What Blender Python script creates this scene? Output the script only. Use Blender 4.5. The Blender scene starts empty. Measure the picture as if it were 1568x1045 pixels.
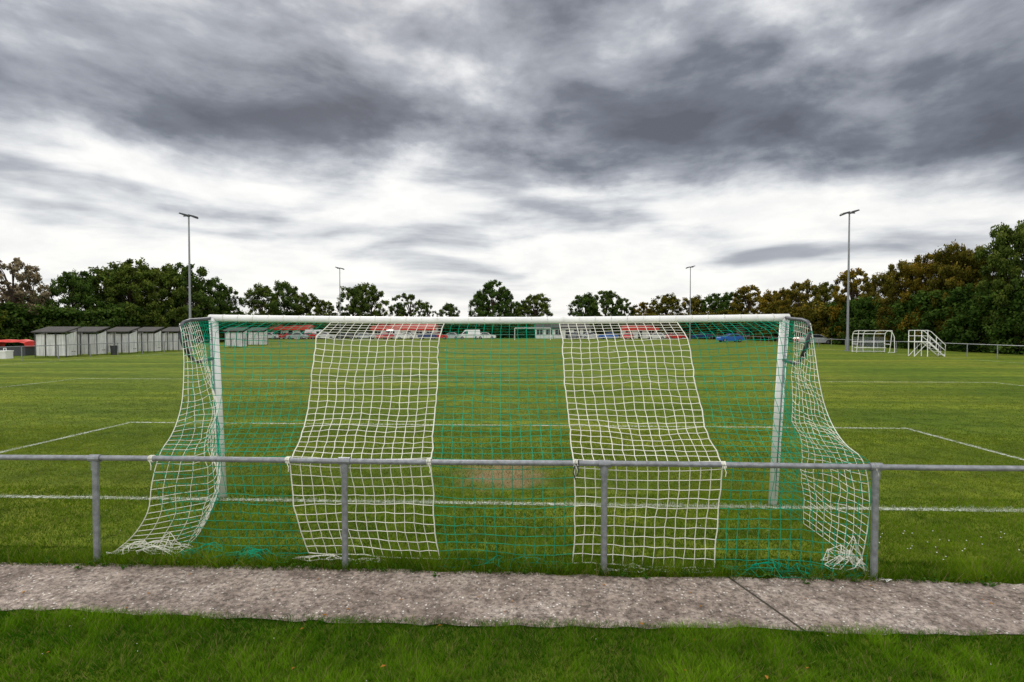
import bpy, math, random
import numpy as np
from mathutils import Vector
random.seed(7)
rng = np.random.default_rng(7)
scene = bpy.context.scene
scene.view_settings.view_transform = 'Standard'
scene.view_settings.look = 'None'
scene.view_settings.exposure = 0
YAW = math.radians(2.5)
CH = 2.28

def survey(px, Z):
    """bearing (as tangent*820+784) and forward distance in metres -> ground position"""
    X = (px-784)/820*Z
    return (X*math.cos(YAW)-Z*math.sin(YAW), X*math.sin(YAW)+Z*math.cos(YAW))

# ------------------------------------------------------------------ materials
def new_mat(name):
    m = bpy.data.materials.new(name); m.use_nodes = True
    nt = m.node_tree
    return m, nt, nt.nodes['Principled BSDF']

def N(nt, typ, **kw):
    n = nt.nodes.new(typ)
    for k, v in kw.items():
        setattr(n, k, v)
    return n

def setin(n, **kw):
    for k, v in kw.items():
        n.inputs[k.replace('_', ' ')].default_value = v
    return n

def ramp(nt, fac, stops, interp='LINEAR'):
    r = N(nt, 'ShaderNodeValToRGB'); cr = r.color_ramp; cr.interpolation = interp
    while len(cr.elements) < len(stops): cr.elements.new(0.5)
    for e, (p, c) in zip(cr.elements, stops):
        e.position = p; e.color = (c[0], c[1], c[2], 1) if hasattr(c, '__len__') else (c, c, c, 1)
    nt.links.new(fac, r.inputs['Fac'])
    return r.outputs['Color']

def noise(nt, scale, detail=4, rough=.55, vec=None, dist=0):
    n = N(nt, 'ShaderNodeTexNoise'); setin(n, Scale=scale, Detail=detail, Roughness=rough, Distortion=dist)
    if vec is not None: nt.links.new(vec, n.inputs['Vector'])
    return n.outputs['Fac']

def mixc(nt, fac, a, b, mode='MIX'):
    m = N(nt, 'ShaderNodeMix', data_type='RGBA', blend_type=mode)
    for s, v in ((m.inputs[0], fac), (m.inputs[6], a), (m.inputs[7], b)):
        if hasattr(v, 'is_output'): nt.links.new(v, s)
        elif hasattr(v, '__len__'): s.default_value = (v[0], v[1], v[2], 1)
        else: s.default_value = v
    return m.outputs[2]

def simple(name, col, rough=.6, metal=0, var=.25, scale=6, bump=0.0):
    m, nt, b = new_mat(name)
    tc = N(nt, 'ShaderNodeTexCoord').outputs['Object']
    f = noise(nt, scale, 4, .6, tc)
    c = ramp(nt, f, [(.3, [x*(1-var) for x in col]), (.7, [min(1, x*(1+var*.6)) for x in col])])
    nt.links.new(c, b.inputs['Base Color'])
    b.inputs['Roughness'].default_value = rough; b.inputs['Metallic'].default_value = metal
    if bump:
        bp = N(nt, 'ShaderNodeBump'); setin(bp, Strength=bump, Distance=.01)
        nt.links.new(noise(nt, scale*6, 4, .6, tc), bp.inputs['Height']); nt.links.new(bp.outputs[0], b.inputs['Normal'])
    return m

def matte(name, col, var=.25, scale=3):
    m, nt, b = new_mat(name); nt.nodes.remove(b)
    tc = N(nt, 'ShaderNodeTexCoord').outputs['Object']
    c = ramp(nt, noise(nt, scale, 2, .6, tc), [(.3, [x*(1-var) for x in col]), (.7, [min(1, x*(1+var*.6)) for x in col])])
    d = N(nt, 'ShaderNodeBsdfDiffuse'); nt.links.new(c, d.inputs[0]); nt.links.new(d.outputs[0], nt.nodes['Material Output'].inputs[0])
    return m

M_white = simple('white_painted_metal', (.84, .84, .82), .4, 0, .10, 5)
M_galv = simple('galvanised_steel', (.27, .28, .30), .5, .5, .35, 18, .15)
M_dark = simple('dark_metal', (.05, .055, .06), .5, .3, .3, 8)
M_bracket = simple('grey_bracket_steel', (.10, .105, .115), .5, .4, .4, 14)
M_netw = matte('white_net_twine', (.78, .77, .68), .18, 3)
M_netg = matte('green_net_twine', (.004, .32, .19), .35, 3)
M_roof = simple('shed_roof_felt', (.05, .045, .04), .9, 0, .4, 3)
M_redroof = simple('red_roof_sheet', (.34, .03, .02), .7, 0, .35, 2)
M_glass = simple('dark_glass', (.02, .025, .03), .12, 0, .2, 3)
M_tyre = simple('tyre_rubber', (.02, .02, .02), .9)
M_red = simple('red_tarp', (.60, .025, .012), .6, 0, .3, 2)
M_wall = simple('rendered_wall', (.7, .7, .67), .8, 0, .15, 2)
M_brick = simple('dark_brick_wall', (.16, .09, .07), .9, 0, .3, 4)
M_flower = matte('white_petals', (.75, .75, .7))
M_leafl = matte('fallen_leaf', (.32, .14, .03))
M_weed = matte('weed_leaves', (.05, .12, .015), .4, 9)

def corrugated():
    m, nt, b = new_mat('white_corrugated_sheet')
    tc = N(nt, 'ShaderNodeTexCoord').outputs['Object']
    f = noise(nt, 1.2, 6, .65, tc)
    mp = N(nt, 'ShaderNodeMapping'); mp.inputs['Scale'].default_value = (6, 6, .4); nt.links.new(tc, mp.inputs[0])
    g = noise(nt, 1.5, 5, .6, mp.outputs[0])
    c = ramp(nt, f, [(.3, (.60, .61, .60)), (.6, (.80, .80, .78))])
    c = mixc(nt, .55, c, ramp(nt, g, [(.35, (.30, .31, .29)), (.6, (.95, .95, .95))]), 'MULTIPLY')
    nt.links.new(c, b.inputs['Base Color']); b.inputs['Roughness'].default_value = .6
    return m
M_corr = corrugated()

def foliage(name, dark, light, tip):
    m, nt, b = new_mat(name); nt.nodes.remove(b)
    at = N(nt, 'ShaderNodeAttribute', attribute_name='tone').outputs['Fac']
    oi = N(nt, 'ShaderNodeObjectInfo').outputs['Random']
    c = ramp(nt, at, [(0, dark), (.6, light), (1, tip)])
    v = ramp(nt, oi, [(0, (.75, .9, .75)), (.5, (1, 1, 1)), (1, (1.45, 1.18, .8))])
    c = mixc(nt, 1, c, v, 'MULTIPLY')
    d = N(nt, 'ShaderNodeBsdfDiffuse'); nt.links.new(c, d.inputs[0]); nt.links.new(d.outputs[0], nt.nodes['Material Output'].inputs[0])
    return m
M_fg = foliage('green_foliage', (.018, .033, .008), (.068, .105, .022), (.14, .18, .040))
M_fo = foliage('olive_foliage', (.032, .030, .006), (.125, .110, .018), (.27, .18, .030))
M_fp = foliage('pale_foliage', (.08, .065, .045), (.22, .17, .10), (.34, .27, .17))
M_bark = matte('bark', (.06, .045, .035), .4, 5)

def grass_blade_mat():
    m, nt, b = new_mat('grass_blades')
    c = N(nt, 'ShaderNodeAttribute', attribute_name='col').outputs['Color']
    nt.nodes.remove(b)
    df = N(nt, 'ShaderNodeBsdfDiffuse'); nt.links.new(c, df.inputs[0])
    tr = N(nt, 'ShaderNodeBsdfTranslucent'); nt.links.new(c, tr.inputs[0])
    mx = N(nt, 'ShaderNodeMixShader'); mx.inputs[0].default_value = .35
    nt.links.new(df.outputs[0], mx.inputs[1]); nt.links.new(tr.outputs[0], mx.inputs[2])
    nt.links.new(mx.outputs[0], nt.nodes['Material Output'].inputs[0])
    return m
M_blade = grass_blade_mat()

WX, WY = -0.48, 8.38   # worn patch centre
def ground_mat():
    m, nt, b = new_mat('grass_ground')
    tc = N(nt, 'ShaderNodeTexCoord').outputs['Object']
    big = noise(nt, .12, 5, .6, tc)
    c = ramp(nt, big, [(.3, (.088, .142, .009)), (.5, (.120, .168, .012)), (.7, (.165, .188, .018))])
    mp = N(nt, 'ShaderNodeMapping'); mp.inputs['Scale'].default_value = (.10, .9, 1); nt.links.new(tc, mp.inputs[0])
    st = noise(nt, .8, 5, .65, mp.outputs[0])
    c = mixc(nt, .75, c, ramp(nt, st, [(.35, (.50, .58, .55)), (.62, (1.2, 1.12, 1.15))]), 'MULTIPLY')
    # mowing passes parallel to the goal line
    sx = N(nt, 'ShaderNodeSeparateXYZ'); nt.links.new(tc, sx.inputs[0])
    mm = N(nt, 'ShaderNodeMath', operation='MULTIPLY_ADD'); nt.links.new(noise(nt, .3, 3, .6, tc), mm.inputs[0]); mm.inputs[1].default_value = 1.2; nt.links.new(sx.outputs[1], mm.inputs[2])
    ms = N(nt, 'ShaderNodeMath', operation='MULTIPLY'); nt.links.new(mm.outputs[0], ms.inputs[0]); ms.inputs[1].default_value = math.pi/2.75
    sn = N(nt, 'ShaderNodeMath', operation='SINE'); nt.links.new(ms.outputs[0], sn.inputs[0])
    mr0 = N(nt, 'ShaderNodeMapRange'); setin(mr0, From_Min=-1, From_Max=1); nt.links.new(sn.outputs[0], mr0.inputs['Value'])
    c = mixc(nt, 1, c, ramp(nt, mr0.outputs[0], [(.35, (.88, .91, .9)), (.65, (1.09, 1.06, 1.05))]), 'MULTIPLY')
    fine = noise(nt, 2.2, 8, .78, tc)
    c = mixc(nt, .9, c, ramp(nt, fine, [(.32, (.35, .40, .33)), (.52, (1, 1, 1)), (.72, (1.6, 1.4, 1.6))]), 'MULTIPLY')
    sub = N(nt, 'ShaderNodeVectorMath', operation='SUBTRACT'); nt.links.new(tc, sub.inputs[0]); sub.inputs[1].default_value = (WX, WY, 0)
    sc = N(nt, 'ShaderNodeVectorMath', operation='MULTIPLY'); nt.links.new(sub.outputs[0], sc.inputs[0]); sc.inputs[1].default_value = (1/.65, 1/.75, 0)
    ln = N(nt, 'ShaderNodeVectorMath', operation='LENGTH'); nt.links.new(sc.outputs[0], ln.inputs[0])
    ad = N(nt, 'ShaderNodeMath', operation='MULTIPLY_ADD'); nt.links.new(noise(nt, 2.5, 6, .75, tc), ad.inputs[0]); ad.inputs[1].default_value = 2.2; nt.links.new(ln.outputs['Value'], ad.inputs[2])
    mr = N(nt, 'ShaderNodeMapRange'); setin(mr, From_Min=1.6, From_Max=2.4, To_Min=.85, To_Max=0.0)
    nt.links.new(ad.outputs[0], mr.inputs['Value'])
    c = mixc(nt, mr.outputs[0], c, (.24, .17, .09))
    nt.links.new(c, b.inputs['Base Color']); b.inputs['Roughness'].default_value = .95
    b.inputs['Specular IOR Level'].default_value = .1
    bp = N(nt, 'ShaderNodeBump'); setin(bp, Strength=.8, Distance=.04)
    nt.links.new(noise(nt, 14, 6, .7, tc), bp.inputs['Height']); nt.links.new(bp.outputs[0], b.inputs['Normal'])
    return m
M_ground = ground_mat()

def line_mat():
    m, nt, b = new_mat('worn_line_paint')
    tc = N(nt, 'ShaderNodeTexCoord').outputs['Object']
    nt.links.new(ramp(nt, noise(nt, 9, 5, .6, tc), [(.3, (.42, .47, .35)), (.7, (.70, .72, .65))]), b.inputs['Base Color'])
    b.inputs['Roughness'].default_value = .9
    a = ramp(nt, noise(nt, 16, 6, .7, tc), [(.42, .0), (.54, 1)])
    a2 = ramp(nt, noise(nt, .7, 3, .6, tc), [(.3, .25), (.6, .9)])
    nt.links.new(mixc(nt, 1, a, a2, 'MULTIPLY'), b.inputs['Alpha'])
    return m
M_line = line_mat()

def path_mat():
    m, nt, b = new_mat('exposed_aggregate_concrete')
    tc = N(nt, 'ShaderNodeTexCoord').outputs['Object']
    c = ramp(nt, noise(nt, 1.1, 7, .65, tc), [(.3, (.17, .130, .103)), (.5, (.26, .207, .172)), (.72, (.40, .34, .295))])
    c = mixc(nt, .95, c, ramp(nt, noise(nt, 24, 8, .82, tc), [(.40, (.25, .23, .22)), (.5, (1, 1, 1)), (.62, (1.7, 1.7, 1.7))]), 'MULTIPLY')
    vo = N(nt, 'ShaderNodeTexVoronoi'); setin(vo, Scale=38); nt.links.new(tc, vo.inputs['Vector'])
    st = ramp(nt, vo.outputs['Distance'], [(.0, 1), (.25, 1), (.36, 0)])
    hs = N(nt, 'ShaderNodeSeparateColor'); nt.links.new(vo.outputs['Color'], hs.inputs[0])
    pick = ramp(nt, hs.outputs[0], [(.60, 0), (.64, 1)])
    pc = ramp(nt, hs.outputs[1], [(0, (.07, .05, .04)), (.5, (.42, .34, .28)), (1, (.85, .82, .76))])
    c = mixc(nt, mixc(nt, 1, st, pick, 'MULTIPLY'), c, pc)
    c = mixc(nt, .85, c, ramp(nt, noise(nt, 3.2, 6, .7, tc), [(.38, (.48, .44, .41)), (.54, (1, 1, 1))]), 'MULTIPLY')
    nt.links.new(c, b.inputs['Base Color']); b.inputs['Roughness'].default_value = .85
    bp = N(nt, 'ShaderNodeBump'); setin(bp, Strength=.8, Distance=.01)
    nt.links.new(noise(nt, 60, 5, .7, tc), bp.inputs['Height']); nt.links.new(bp.outputs[0], b.inputs['Normal'])
    return m
M_path = path_mat()

# ------------------------------------------------------------------ mesh builder
class MB:
    def __init__(s): s.v = []; s.f = []; s.m = []; s.mats = []
    def mi(s, mat):
        if mat not in s.mats: s.mats.append(mat)
        return s.mats.index(mat)
    def add(s, vs, fs, mat):
        o = len(s.v); i = s.mi(mat)
        s.v.extend([tuple(map(float, p)) for p in vs])
        for f in fs: s.f.append(tuple(o+k for k in f)); s.m.append(i)
    def box(s, x0, x1, y0, y1, z0, z1, mat):
        v = [(x0,y0,z0),(x1,y0,z0),(x1,y1,z0),(x0,y1,z0),(x0,y0,z1),(x1,y0,z1),(x1,y1,z1),(x0,y1,z1)]
        s.add(v, [(0,3,2,1),(4,5,6,7),(0,1,5,4),(1,2,6,5),(2,3,7,6),(3,0,4,7)], mat)
    def tube(s, pts, r, mat, k=8, cap=True):
        pts = np.array(pts, float); n = len(pts)
        rr = np.broadcast_to(np.array(r, float), (n,))
        t = np.gradient(pts, axis=0); t /= (np.linalg.norm(t, axis=1, keepdims=True)+1e-12)
        mt = np.abs(t.mean(axis=0)); 
        ax = np.array([0, 0, 1.]) if mt[2] < .6 else (np.array([1., 0, 0]) if mt[0] < .6 else np.array([0, 1., 0]))
        a = np.cross(t, ax); nn = np.linalg.norm(a, axis=1, keepdims=True); a = np.where(nn > 1e-3, a/(nn+1e-9), [[1., 0, 0]]); b = np.cross(t, a)
        an = np.arange(k)*2*math.pi/k
        ring = pts[:, None]+rr[:, None, None]*(np.cos(an)[None, :, None]*a[:, None]+np.sin(an)[None, :, None]*b[:, None])
        vs = ring.reshape(-1, 3)
        fs = [(i*k+j, i*k+(j+1) % k, (i+1)*k+(j+1) % k, (i+1)*k+j) for i in range(n-1) for j in range(k)]
        if cap: fs += [tuple(range(k-1, -1, -1)), tuple((n-1)*k+j for j in range(k))]
        s.add(vs, fs, mat)
    def prism(s, prof, y0, y1, mat, inset=0):
        n = len(prof)
        v = [(x, y0, z) for x, z in prof]+[(x, y1, z) for x, z in prof]
        s.add(v, [tuple(range(n)), tuple(range(2*n-1, n-1, -1))]+[(i, i+n, (i+1) % n+n, (i+1) % n) for i in range(n)], mat)
    def obj(s, name, parent=None, loc=(0, 0, 0), rz=0, smooth=False):
        me = bpy.data.meshes.new(name); me.from_pydata(s.v, [], s.f)
        for m in s.mats: me.materials.append(m)
        me.polygons.foreach_set('material_index', s.m)
        if smooth: me.polygons.foreach_set('use_smooth', [True]*len(s.f))
        me.update()
        o = bpy.data.objects.new(name, me); scene.collection.objects.link(o)
        o.location = loc; o.rotation_euler = (0, 0, rz)
        if parent: o.parent = parent
        return o

def empty(name, loc=(0, 0, 0), rz=0):
    e = bpy.data.objects.new(name, None); scene.collection.objects.link(e); e.location = loc; e.rotation_euler = (0, 0, rz); e.empty_display_size = .2
    return e

def vnoise(x, y, seed=0):
    r = np.random.default_rng(seed); T = r.random((256, 256))
    xi = np.floor(x).astype(int); yi = np.floor(y).astype(int); fx = x-xi; fy = y-yi
    fx = fx*fx*(3-2*fx); fy = fy*fy*(3-2*fy)
    a = T[xi & 255, yi & 255]; b = T[(xi+1) & 255, yi & 255]; c = T[xi & 255, (yi+1) & 255]; d = T[(xi+1) & 255, (yi+1) & 255]
    return (a*(1-fx)+b*fx)*(1-fy)+(c*(1-fx)+d*fx)*fy

# ------------------------------------------------------------------ ground, path, lines
g = MB(); g.add([(-900, -60, 0), (900, -60, 0), (900, 1500, 0), (-900, 1500, 0)], [(0, 1, 2, 3)], M_ground); g.obj('grass_field')

p = MB(); xs = np.arange(-30, 30.01, .06)
e0 = 4.07+.045*(vnoise(xs*1.3, xs*0+2, 1)-.5)*2+.022*(vnoise(xs*7, xs*0, 2)-.5)*2
e1 = 4.93+.06*(vnoise(xs*1.1, xs*0+5, 3)-.5)*2+.035*(vnoise(xs*8, xs*0, 4)-.5)*2
joint = lambda y: 2.02-(y-4.07)*.30
vl = [(x, a, b) for x, a, b in zip(xs, e0, e1)]
for jl, jr in ((None, joint), (joint, None)):
    q = [(x, a, b) for x, a, b in vl if (jr is None or x < 1.74) and (jl is None or x > 2.06)]
    verts = []
    if jl: verts += [(jl(4.06)+.012, 4.06, .012), (jl(4.95)+.012, 4.95, .012)]
    for x, a, b in q: verts += [(x, a, .012), (x, b, .012)]
    if jr: verts += [(jr(4.06)-.012, 4.06, .012), (jr(4.95)-.012, 4.95, .012)]
    p.add(verts, [(2*i, 2*i+2, 2*i+3, 2*i+1) for i in range(len(verts)//2-1)], M_path)
jm = simple('joint_dirt', (.05, .045, .03), .95)
p.add([(joint(4.06)-.05, 4.06, .008), (joint(4.06)+.05, 4.06, .008), (joint(4.95)+.05, 4.95, .008), (joint(4.95)-.05, 4.95, .008)], [(0, 1, 2, 3)], jm)
p.obj('concrete_path')

GX0, GX1, GY = -4.24, 3.08, 7.05
LY = 6.92
GC = (GX0+GX1)/2-.1
LZ = .006
ln = MB()
LINES = []
def seg(x0, x1, y0, y1):
    LINES.append((x0, x1, y0, y1))
    ln.add([(x0, y0, LZ), (x1, y0, LZ), (x1, y1, LZ), (x0, y1, LZ)], [(0, 1, 2, 3)], M_line)
w = .05
def rect(cx, hw, y0, y1):
    seg(cx-hw-w, cx+hw+w, y1-w, y1+w); seg(cx-hw-w, cx-hw+w, y0+w, y1-w); seg(cx+hw-w, cx+hw+w, y0+w, y1-w)
HW = 33
seg(GC-HW, GC+HW, LY-w, LY+w)
rect(GC, 9.16, LY, GY+5.53); rect(GC, 20.15, LY, GY+16.53)
rect(GC, HW, LY, GY+103)
seg(GC-HW+w, GC+HW-w, GY+51.5-w, GY+51.5+w)
def arc(cx, cy, r, a0, a1, n=60):
    v = []
    for i in range(n+1):
        a = a0+(a1-a0)*i/n; v += [(cx+(r-w)*math.cos(a), cy+(r-w)*math.sin(a), LZ+.004), (cx+(r+w)*math.cos(a), cy+(r+w)*math.sin(a), LZ+.004)]
    ln.add(v, [(2*i, 2*i+1, 2*i+3, 2*i+2) for i in range(n)], M_line)
arc(GC, GY+11, 9.15, math.radians(37), math.radians(143)); arc(GC, GY+51.5, 9.15, 0, 2*math.pi)
ln.obj('pitch_line_markings')

# ------------------------------------------------------------------ grass blades
def blades(x, y, L, W, kind):
    n = len(x)
    n1 = vnoise(x*.9, y*.9, 11); n2 = vnoise(x*4, y*4, 12); n3 = vnoise(x*.25, y*.7, 13); n4 = vnoise(x*11, y*11, 14)
    L = L*(.35+.6*n1+.6*n2)*(.45+1.0*rng.random(n))
    th = rng.random(n)*2*math.pi; ph = n4*9+rng.random(n)*3.2
    lean = L*(.2+.8*rng.random(n))
    dx, dy = np.cos(th)*W/2, np.sin(th)*W/2
    V = np.empty((n, 3, 3), np.float32)
    V[:, 0] = np.stack([x-dx, y-dy, np.full(n, -.003)], 1); V[:, 1] = np.stack([x+dx, y+dy, np.full(n, -.003)], 1)
    V[:, 2] = np.stack([x+np.cos(ph)*lean, y+np.sin(ph)*lean, L*.85], 1)
    t = rng.random(n)[:, None]
    if kind == 'rough':
        c0 = np.array([[.045, .145, .005]]); c1 = np.array([[.25, .46, .016]])
    elif kind == 'mid':
        c0 = np.array([[.055, .130, .005]]); c1 = np.array([[.22, .35, .015]])
    else:
        c0 = np.array([[.075, .140, .007]]); c1 = np.array([[.23, .30, .019]])
    k = np.clip(.1+.5*t+.7*(n1[:, None]-.5)+.7*(n2[:, None]-.5)+.6*(n3[:, None]-.5)+.4*(n4[:, None]-.5), 0, 1)
    C = c0*(1-k)+c1*k
    dry = rng.random(n) < .07
    C[dry] = [.34, .29, .11]
    d = np.sqrt(((x-WX)/.68)**2+((y-WY)/.78)**2)
    wp = (d+1.5*(vnoise(x*3.5, y*3.5, 21)-.5)+.6*(n4-.5)+.3*(rng.random(n)-.5)) < .95
    C[wp] = C[wp]*.3+np.array([.27, .185, .095])*.7
    keep = ~(wp & (rng.random(n) < .5))
    for x0, x1, y0, y1 in LINES:
        mk = (x > x0-.01) & (x < x1+.01) & (y > y0-.015) & (y < y1+.015) & (rng.random(n) < .45+.4*n2)
        C[mk] = np.array([.68, .72, .6])*(.75+.35*rng.random((mk.sum(), 1)))
    return V[keep], C[keep]
def region(x0, x1, y0, y1, dens, L, W, kind, fade=False):
    n = int((x1-x0)*(y1-y0)*dens); x = x0+(x1-x0)*rng.random(n); y = y0+(y1-y0)*rng.random(n)
    if fade:
        k = rng.random(n) > ((y-y0)/(y1-y0)); x, y = x[k], y[k]
    inb = (np.abs(x) < y*1.12+1.2)
    x, y = x[inb], y[inb]
    return blades(x, y, L, W, kind)
def grass_obj(name, parts):
    V = np.concatenate([a for a, _ in parts]); C = np.concatenate([c for _, c in parts]); n = len(V)
    me = bpy.data.meshes.new(name); me.vertices.add(3*n); me.loops.add(3*n); me.polygons.add(n)
    me.vertices.foreach_set('co', V.reshape(-1).astype(np.float32)); me.loops.foreach_set('vertex_index', np.arange(3*n, dtype=np.int32))
    me.polygons.foreach_set('loop_start', np.arange(n, dtype=np.int32)*3)
    me.materials.append(M_blade)
    me.update(calc_edges=True)
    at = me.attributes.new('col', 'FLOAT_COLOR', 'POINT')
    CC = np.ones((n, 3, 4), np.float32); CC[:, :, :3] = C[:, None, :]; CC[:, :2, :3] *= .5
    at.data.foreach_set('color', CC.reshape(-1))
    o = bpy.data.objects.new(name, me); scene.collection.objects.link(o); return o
grass_obj('verge_grass', [region(-6, 6, 2.6, 4.06, 9000, .062, .0055, 'rough'),
    region(-9, 9, 4.02, 4.11, 5000, .05, .005, 'rough'),
    region(-9, 9, 4.93, 5.35, 7500, .060, .0055, 'mid'),
    region(-9, 9, 4.88, 5.10, 4800, .13, .006, 'mid')])
grass_obj('pitch_grass', [region(-11, 11, 5.3, 7.4, 4200, .040, .0065, 'mid'),
    region(-15, 15, 7.4, 12, 1900, .028, .009, 'pitch'),
    region(-28, 28, 12, 26, 360, .028, .017, 'pitch', True)])

wd = MB()
for i in range(110):
    x = random.uniform(-4.8, 4.4); y = 4.97+random.gauss(0, .06)
    for k in range(7):
        a = random.uniform(0, 6.28); L = random.uniform(.02, .055); wv = L*.3; z = random.uniform(.015, .06)
        c, s = math.cos(a), math.sin(a)
        wd.add([(x, y, z*.3), (x+c*L*.5-s*wv, y+s*L*.5+c*wv, z), (x+c*L, y+s*L, z*.8), (x+c*L*.5+s*wv, y+s*L*.5-c*wv, z)], [(0, 1, 2, 3)], M_weed)
wd.obj('verge_weeds')

fl = MB()
def flower(x, y, z=.04, r=.010):
    for a in range(3):
        t = a*1.05; c, s = math.cos(t)*r, math.sin(t)*r
        fl.add([(x-c, y-s, z-.3*r), (x+s*.6, y-c*.6, z+.5*r), (x+c, y+s, z-.3*r), (x-s*.6, y+c*.6, z+.5*r)], [(0, 1, 2, 3)], M_flower)
for i in range(34): flower(random.gauss(4.3, .55), random.gauss(5.7, .3), .04, .008)
for i in range(14): flower(random.uniform(-7, 3), random.uniform(5.1, 6.8), .03, .006)
for i in range(14): flower(random.uniform(-4.5, 4.5), random.uniform(3.2, 4.0), .04, .004)
fl.obj('white_clover_flowers')
lv = MB()
for i in range(40):
    x, y, z = (random.uniform(-5, 5), random.uniform(4.1, 4.9), .018) if i < 24 else (random.uniform(-5, 5), random.uniform(3.3, 4.05), .05)
    a = random.uniform(0, 6.28); L = random.uniform(.010, .024); c, s = math.cos(a)*L, math.sin(a)*L
    lv.add([(x-c, y-s, z), (x+s*.5, y-c*.5, z+.006), (x+c, y+s, z), (x-s*.5, y+c*.5, z+.004)], [(0, 1, 2, 3)], M_leafl)
lv.obj('fallen_leaves')

# ------------------------------------------------------------------ perimeter rail (near)
RY = 4.97; RH = 1.03
def near_rail():
    e = empty('pitch_perimeter_railing')
    r = MB(); xs_ = np.arange(-4.25-2.445*5, 16, 2.445)
    X = np.linspace(xs_[0], xs_[-1], 60)
    r.tube([(x, RY, RH+.004*math.sin(x*1.3)) for x in X], .026, M_galv, 12)
    r.obj('top_rail', e, smooth=True)
    for i, x in enumerate(xs_):
        b = MB(); b.tube([(x, RY, -.05), (x, RY, RH-.02)], .029, M_galv, 12)
        b.tube([(x, RY, RH-.11), (x, RY, RH-.025)], .037, M_galv, 12)
        b.tube([(x-.055, RY, RH), (x+.055, RY, RH)], .036, M_galv, 12)
        b.obj('post_%d' % i, e)
near_rail()

# ------------------------------------------------------------------ the near goal
goal = empty('football_goal', (0, 0, 0))
fr = MB()
TY = 6.77; TH = 2.42
def lerp(a, b, t): return a+(b-a)*t
GXT = {GX0: GX0+.07, GX1: GX1}
for gx in (GX0, GX1):
    fr.tube([(gx, GY, -.05), (GXT[gx], TY, TH)], .054, M_white, 16)
    fr.tube([(gx, GY-.05, .0), (GXT[gx], TY-.052, TH-.06)], .010, M_galv, 6)
cb = [(lerp(GXT[GX0]-.05, GX1+.05, t), TY, TH-.035*math.sin(math.pi*t)) for t in np.linspace(0, 1, 24)]
fr.tube(cb, .046, M_white, 16)
fr.obj('goal_frame', goal, smooth=False)
for o in [bpy.data.objects['goal_frame']]:
    for q in o.data.polygons: q.use_smooth = len(q.vertices) == 4
br = MB()
for gx in (GXT[GX0]-.02, GX1):
    pts = [(TY, 2.42), (TY-.2, 2.40), (TY-.45, 2.385), (TY-.56, 2.36), (TY-.62, 2.31), (TY-.62, 2.22), (TY-.55, 2.08), (TY-.46, 1.96), (TY-.40, 1.90), (TY-.30, 1.87), (TY-.1, 1.885), (TY+.07, 1.90)]
    br.tube([(gx, a, b) for a, b in pts], .021, M_bracket, 8)
    br.tube([(gx, a, b) for a, b in pts[5:8]], .029, M_dark, 8)
br.obj('net_support_bracket', goal, smooth=True)

def polyres(P, n):
    P = np.array(P, float)
    for _ in range(2):
        Q = [P[0]]
        for a, b in zip(P[:-1], P[1:]): Q += [a*.75+b*.25, a*.25+b*.75]
        Q.append(P[-1]); P = np.array(Q)
    d = np.concatenate([[0], np.cumsum(np.linalg.norm(np.diff(P, axis=0), axis=1))])
    t = np.linspace(0, d[-1], n)
    return np.stack([np.interp(t, d, P[:, k]) for k in range(3)], 1)
NR, NC = 38, 70
def back_col(v):
    s = math.sin(math.pi*v)**.5
    m = min(1, 4*math.sin(math.pi*v)) if 0 < v < 1 else 0
    xt = lerp(GX0+.05, GX1, v)+.13*m; xr = lerp(-3.69, 3.07, v); xb = lerp(-3.60, 3.02, v)
    sc = abs(math.sin(5*math.pi*v))
    ybot = 5.28-.25*v if v < .5 else lerp(5.155, 5.02, (v-.5)*2)
    P = [(xt, TY-.05, TH-.04-.035*math.sin(math.pi*v)), (lerp(xt, xr, .03), TY-.3, 2.36-.12*s), (lerp(xt, xr, .06), TY-.62+.12*s, 2.34-.20*s), (lerp(xt, xr, .10), TY-.68+.12*s, 2.2-.14*s),
         (lerp(xt, xr, .27), 6.02, 1.86), (lerp(xt, xr, .55), lerp(5.74, 5.66, s), lerp(1.30, 1.40, s)), (lerp(xt, xr, .8), lerp(5.38, 5.28, s), lerp(1.10, 1.17, s)), (xr, lerp(5.03, 5.01, s), 1.055), (xr, 4.985, .99-.03*sc)]
    P1 = polyres(P, 28)
    P2 = polyres([P1[-1], (lerp(xr, xb, .5), 5.02+.05*sc, .5), (xb, ybot, .02)], NR-27)[1:]
    return np.concatenate([P1, P2])
G = np.array([back_col(i/NC) for i in range(NC+1)])
ii, jj = np.meshgrid(np.arange(NC+1), np.arange(NR), indexing='ij')
amp = np.clip(np.minimum(jj, 6)/6, 0, 1)
def jit(G, ii, jj, amp, seed, a=.035, f=.22):
    G = G.copy()
    G[..., 0] += amp*a*.8*(vnoise(ii*f, jj*f*1.5, seed)-.5)*2+amp*.007*(rng.random(ii.shape)-.5)*2
    G[..., 1] += amp*a*(vnoise(ii*f, jj*f, seed+1)-.5)*2
    G[..., 2] += amp*a*.9*(vnoise(ii*f, jj*f*1.2, seed+2)-.5)*2+amp*.007*(rng.random(ii.shape)-.5)*2
    G[..., 2] = np.maximum(G[..., 2], .012)
    return G
pin = np.exp(-((jj-27.)/2.0)**2)
G = jit(G, ii, jj, amp*(1-.85*pin), 31, .022, .16)
nw = MB(); ng = MB()
RW, RG = .0038, .0029
step = NC//5
for i in range(NC+1):
    k = min(i//step, 4); edge = i % step == 0 and 0 < i < NC
    if edge: nw.tube(G[i], .0060, M_netw, 4, False)
    elif k % 2 == 1: nw.tube(G[i], RW, M_netw, 4, False)
    else: ng.tube(G[i], RG, M_netg, 4, False)
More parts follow.
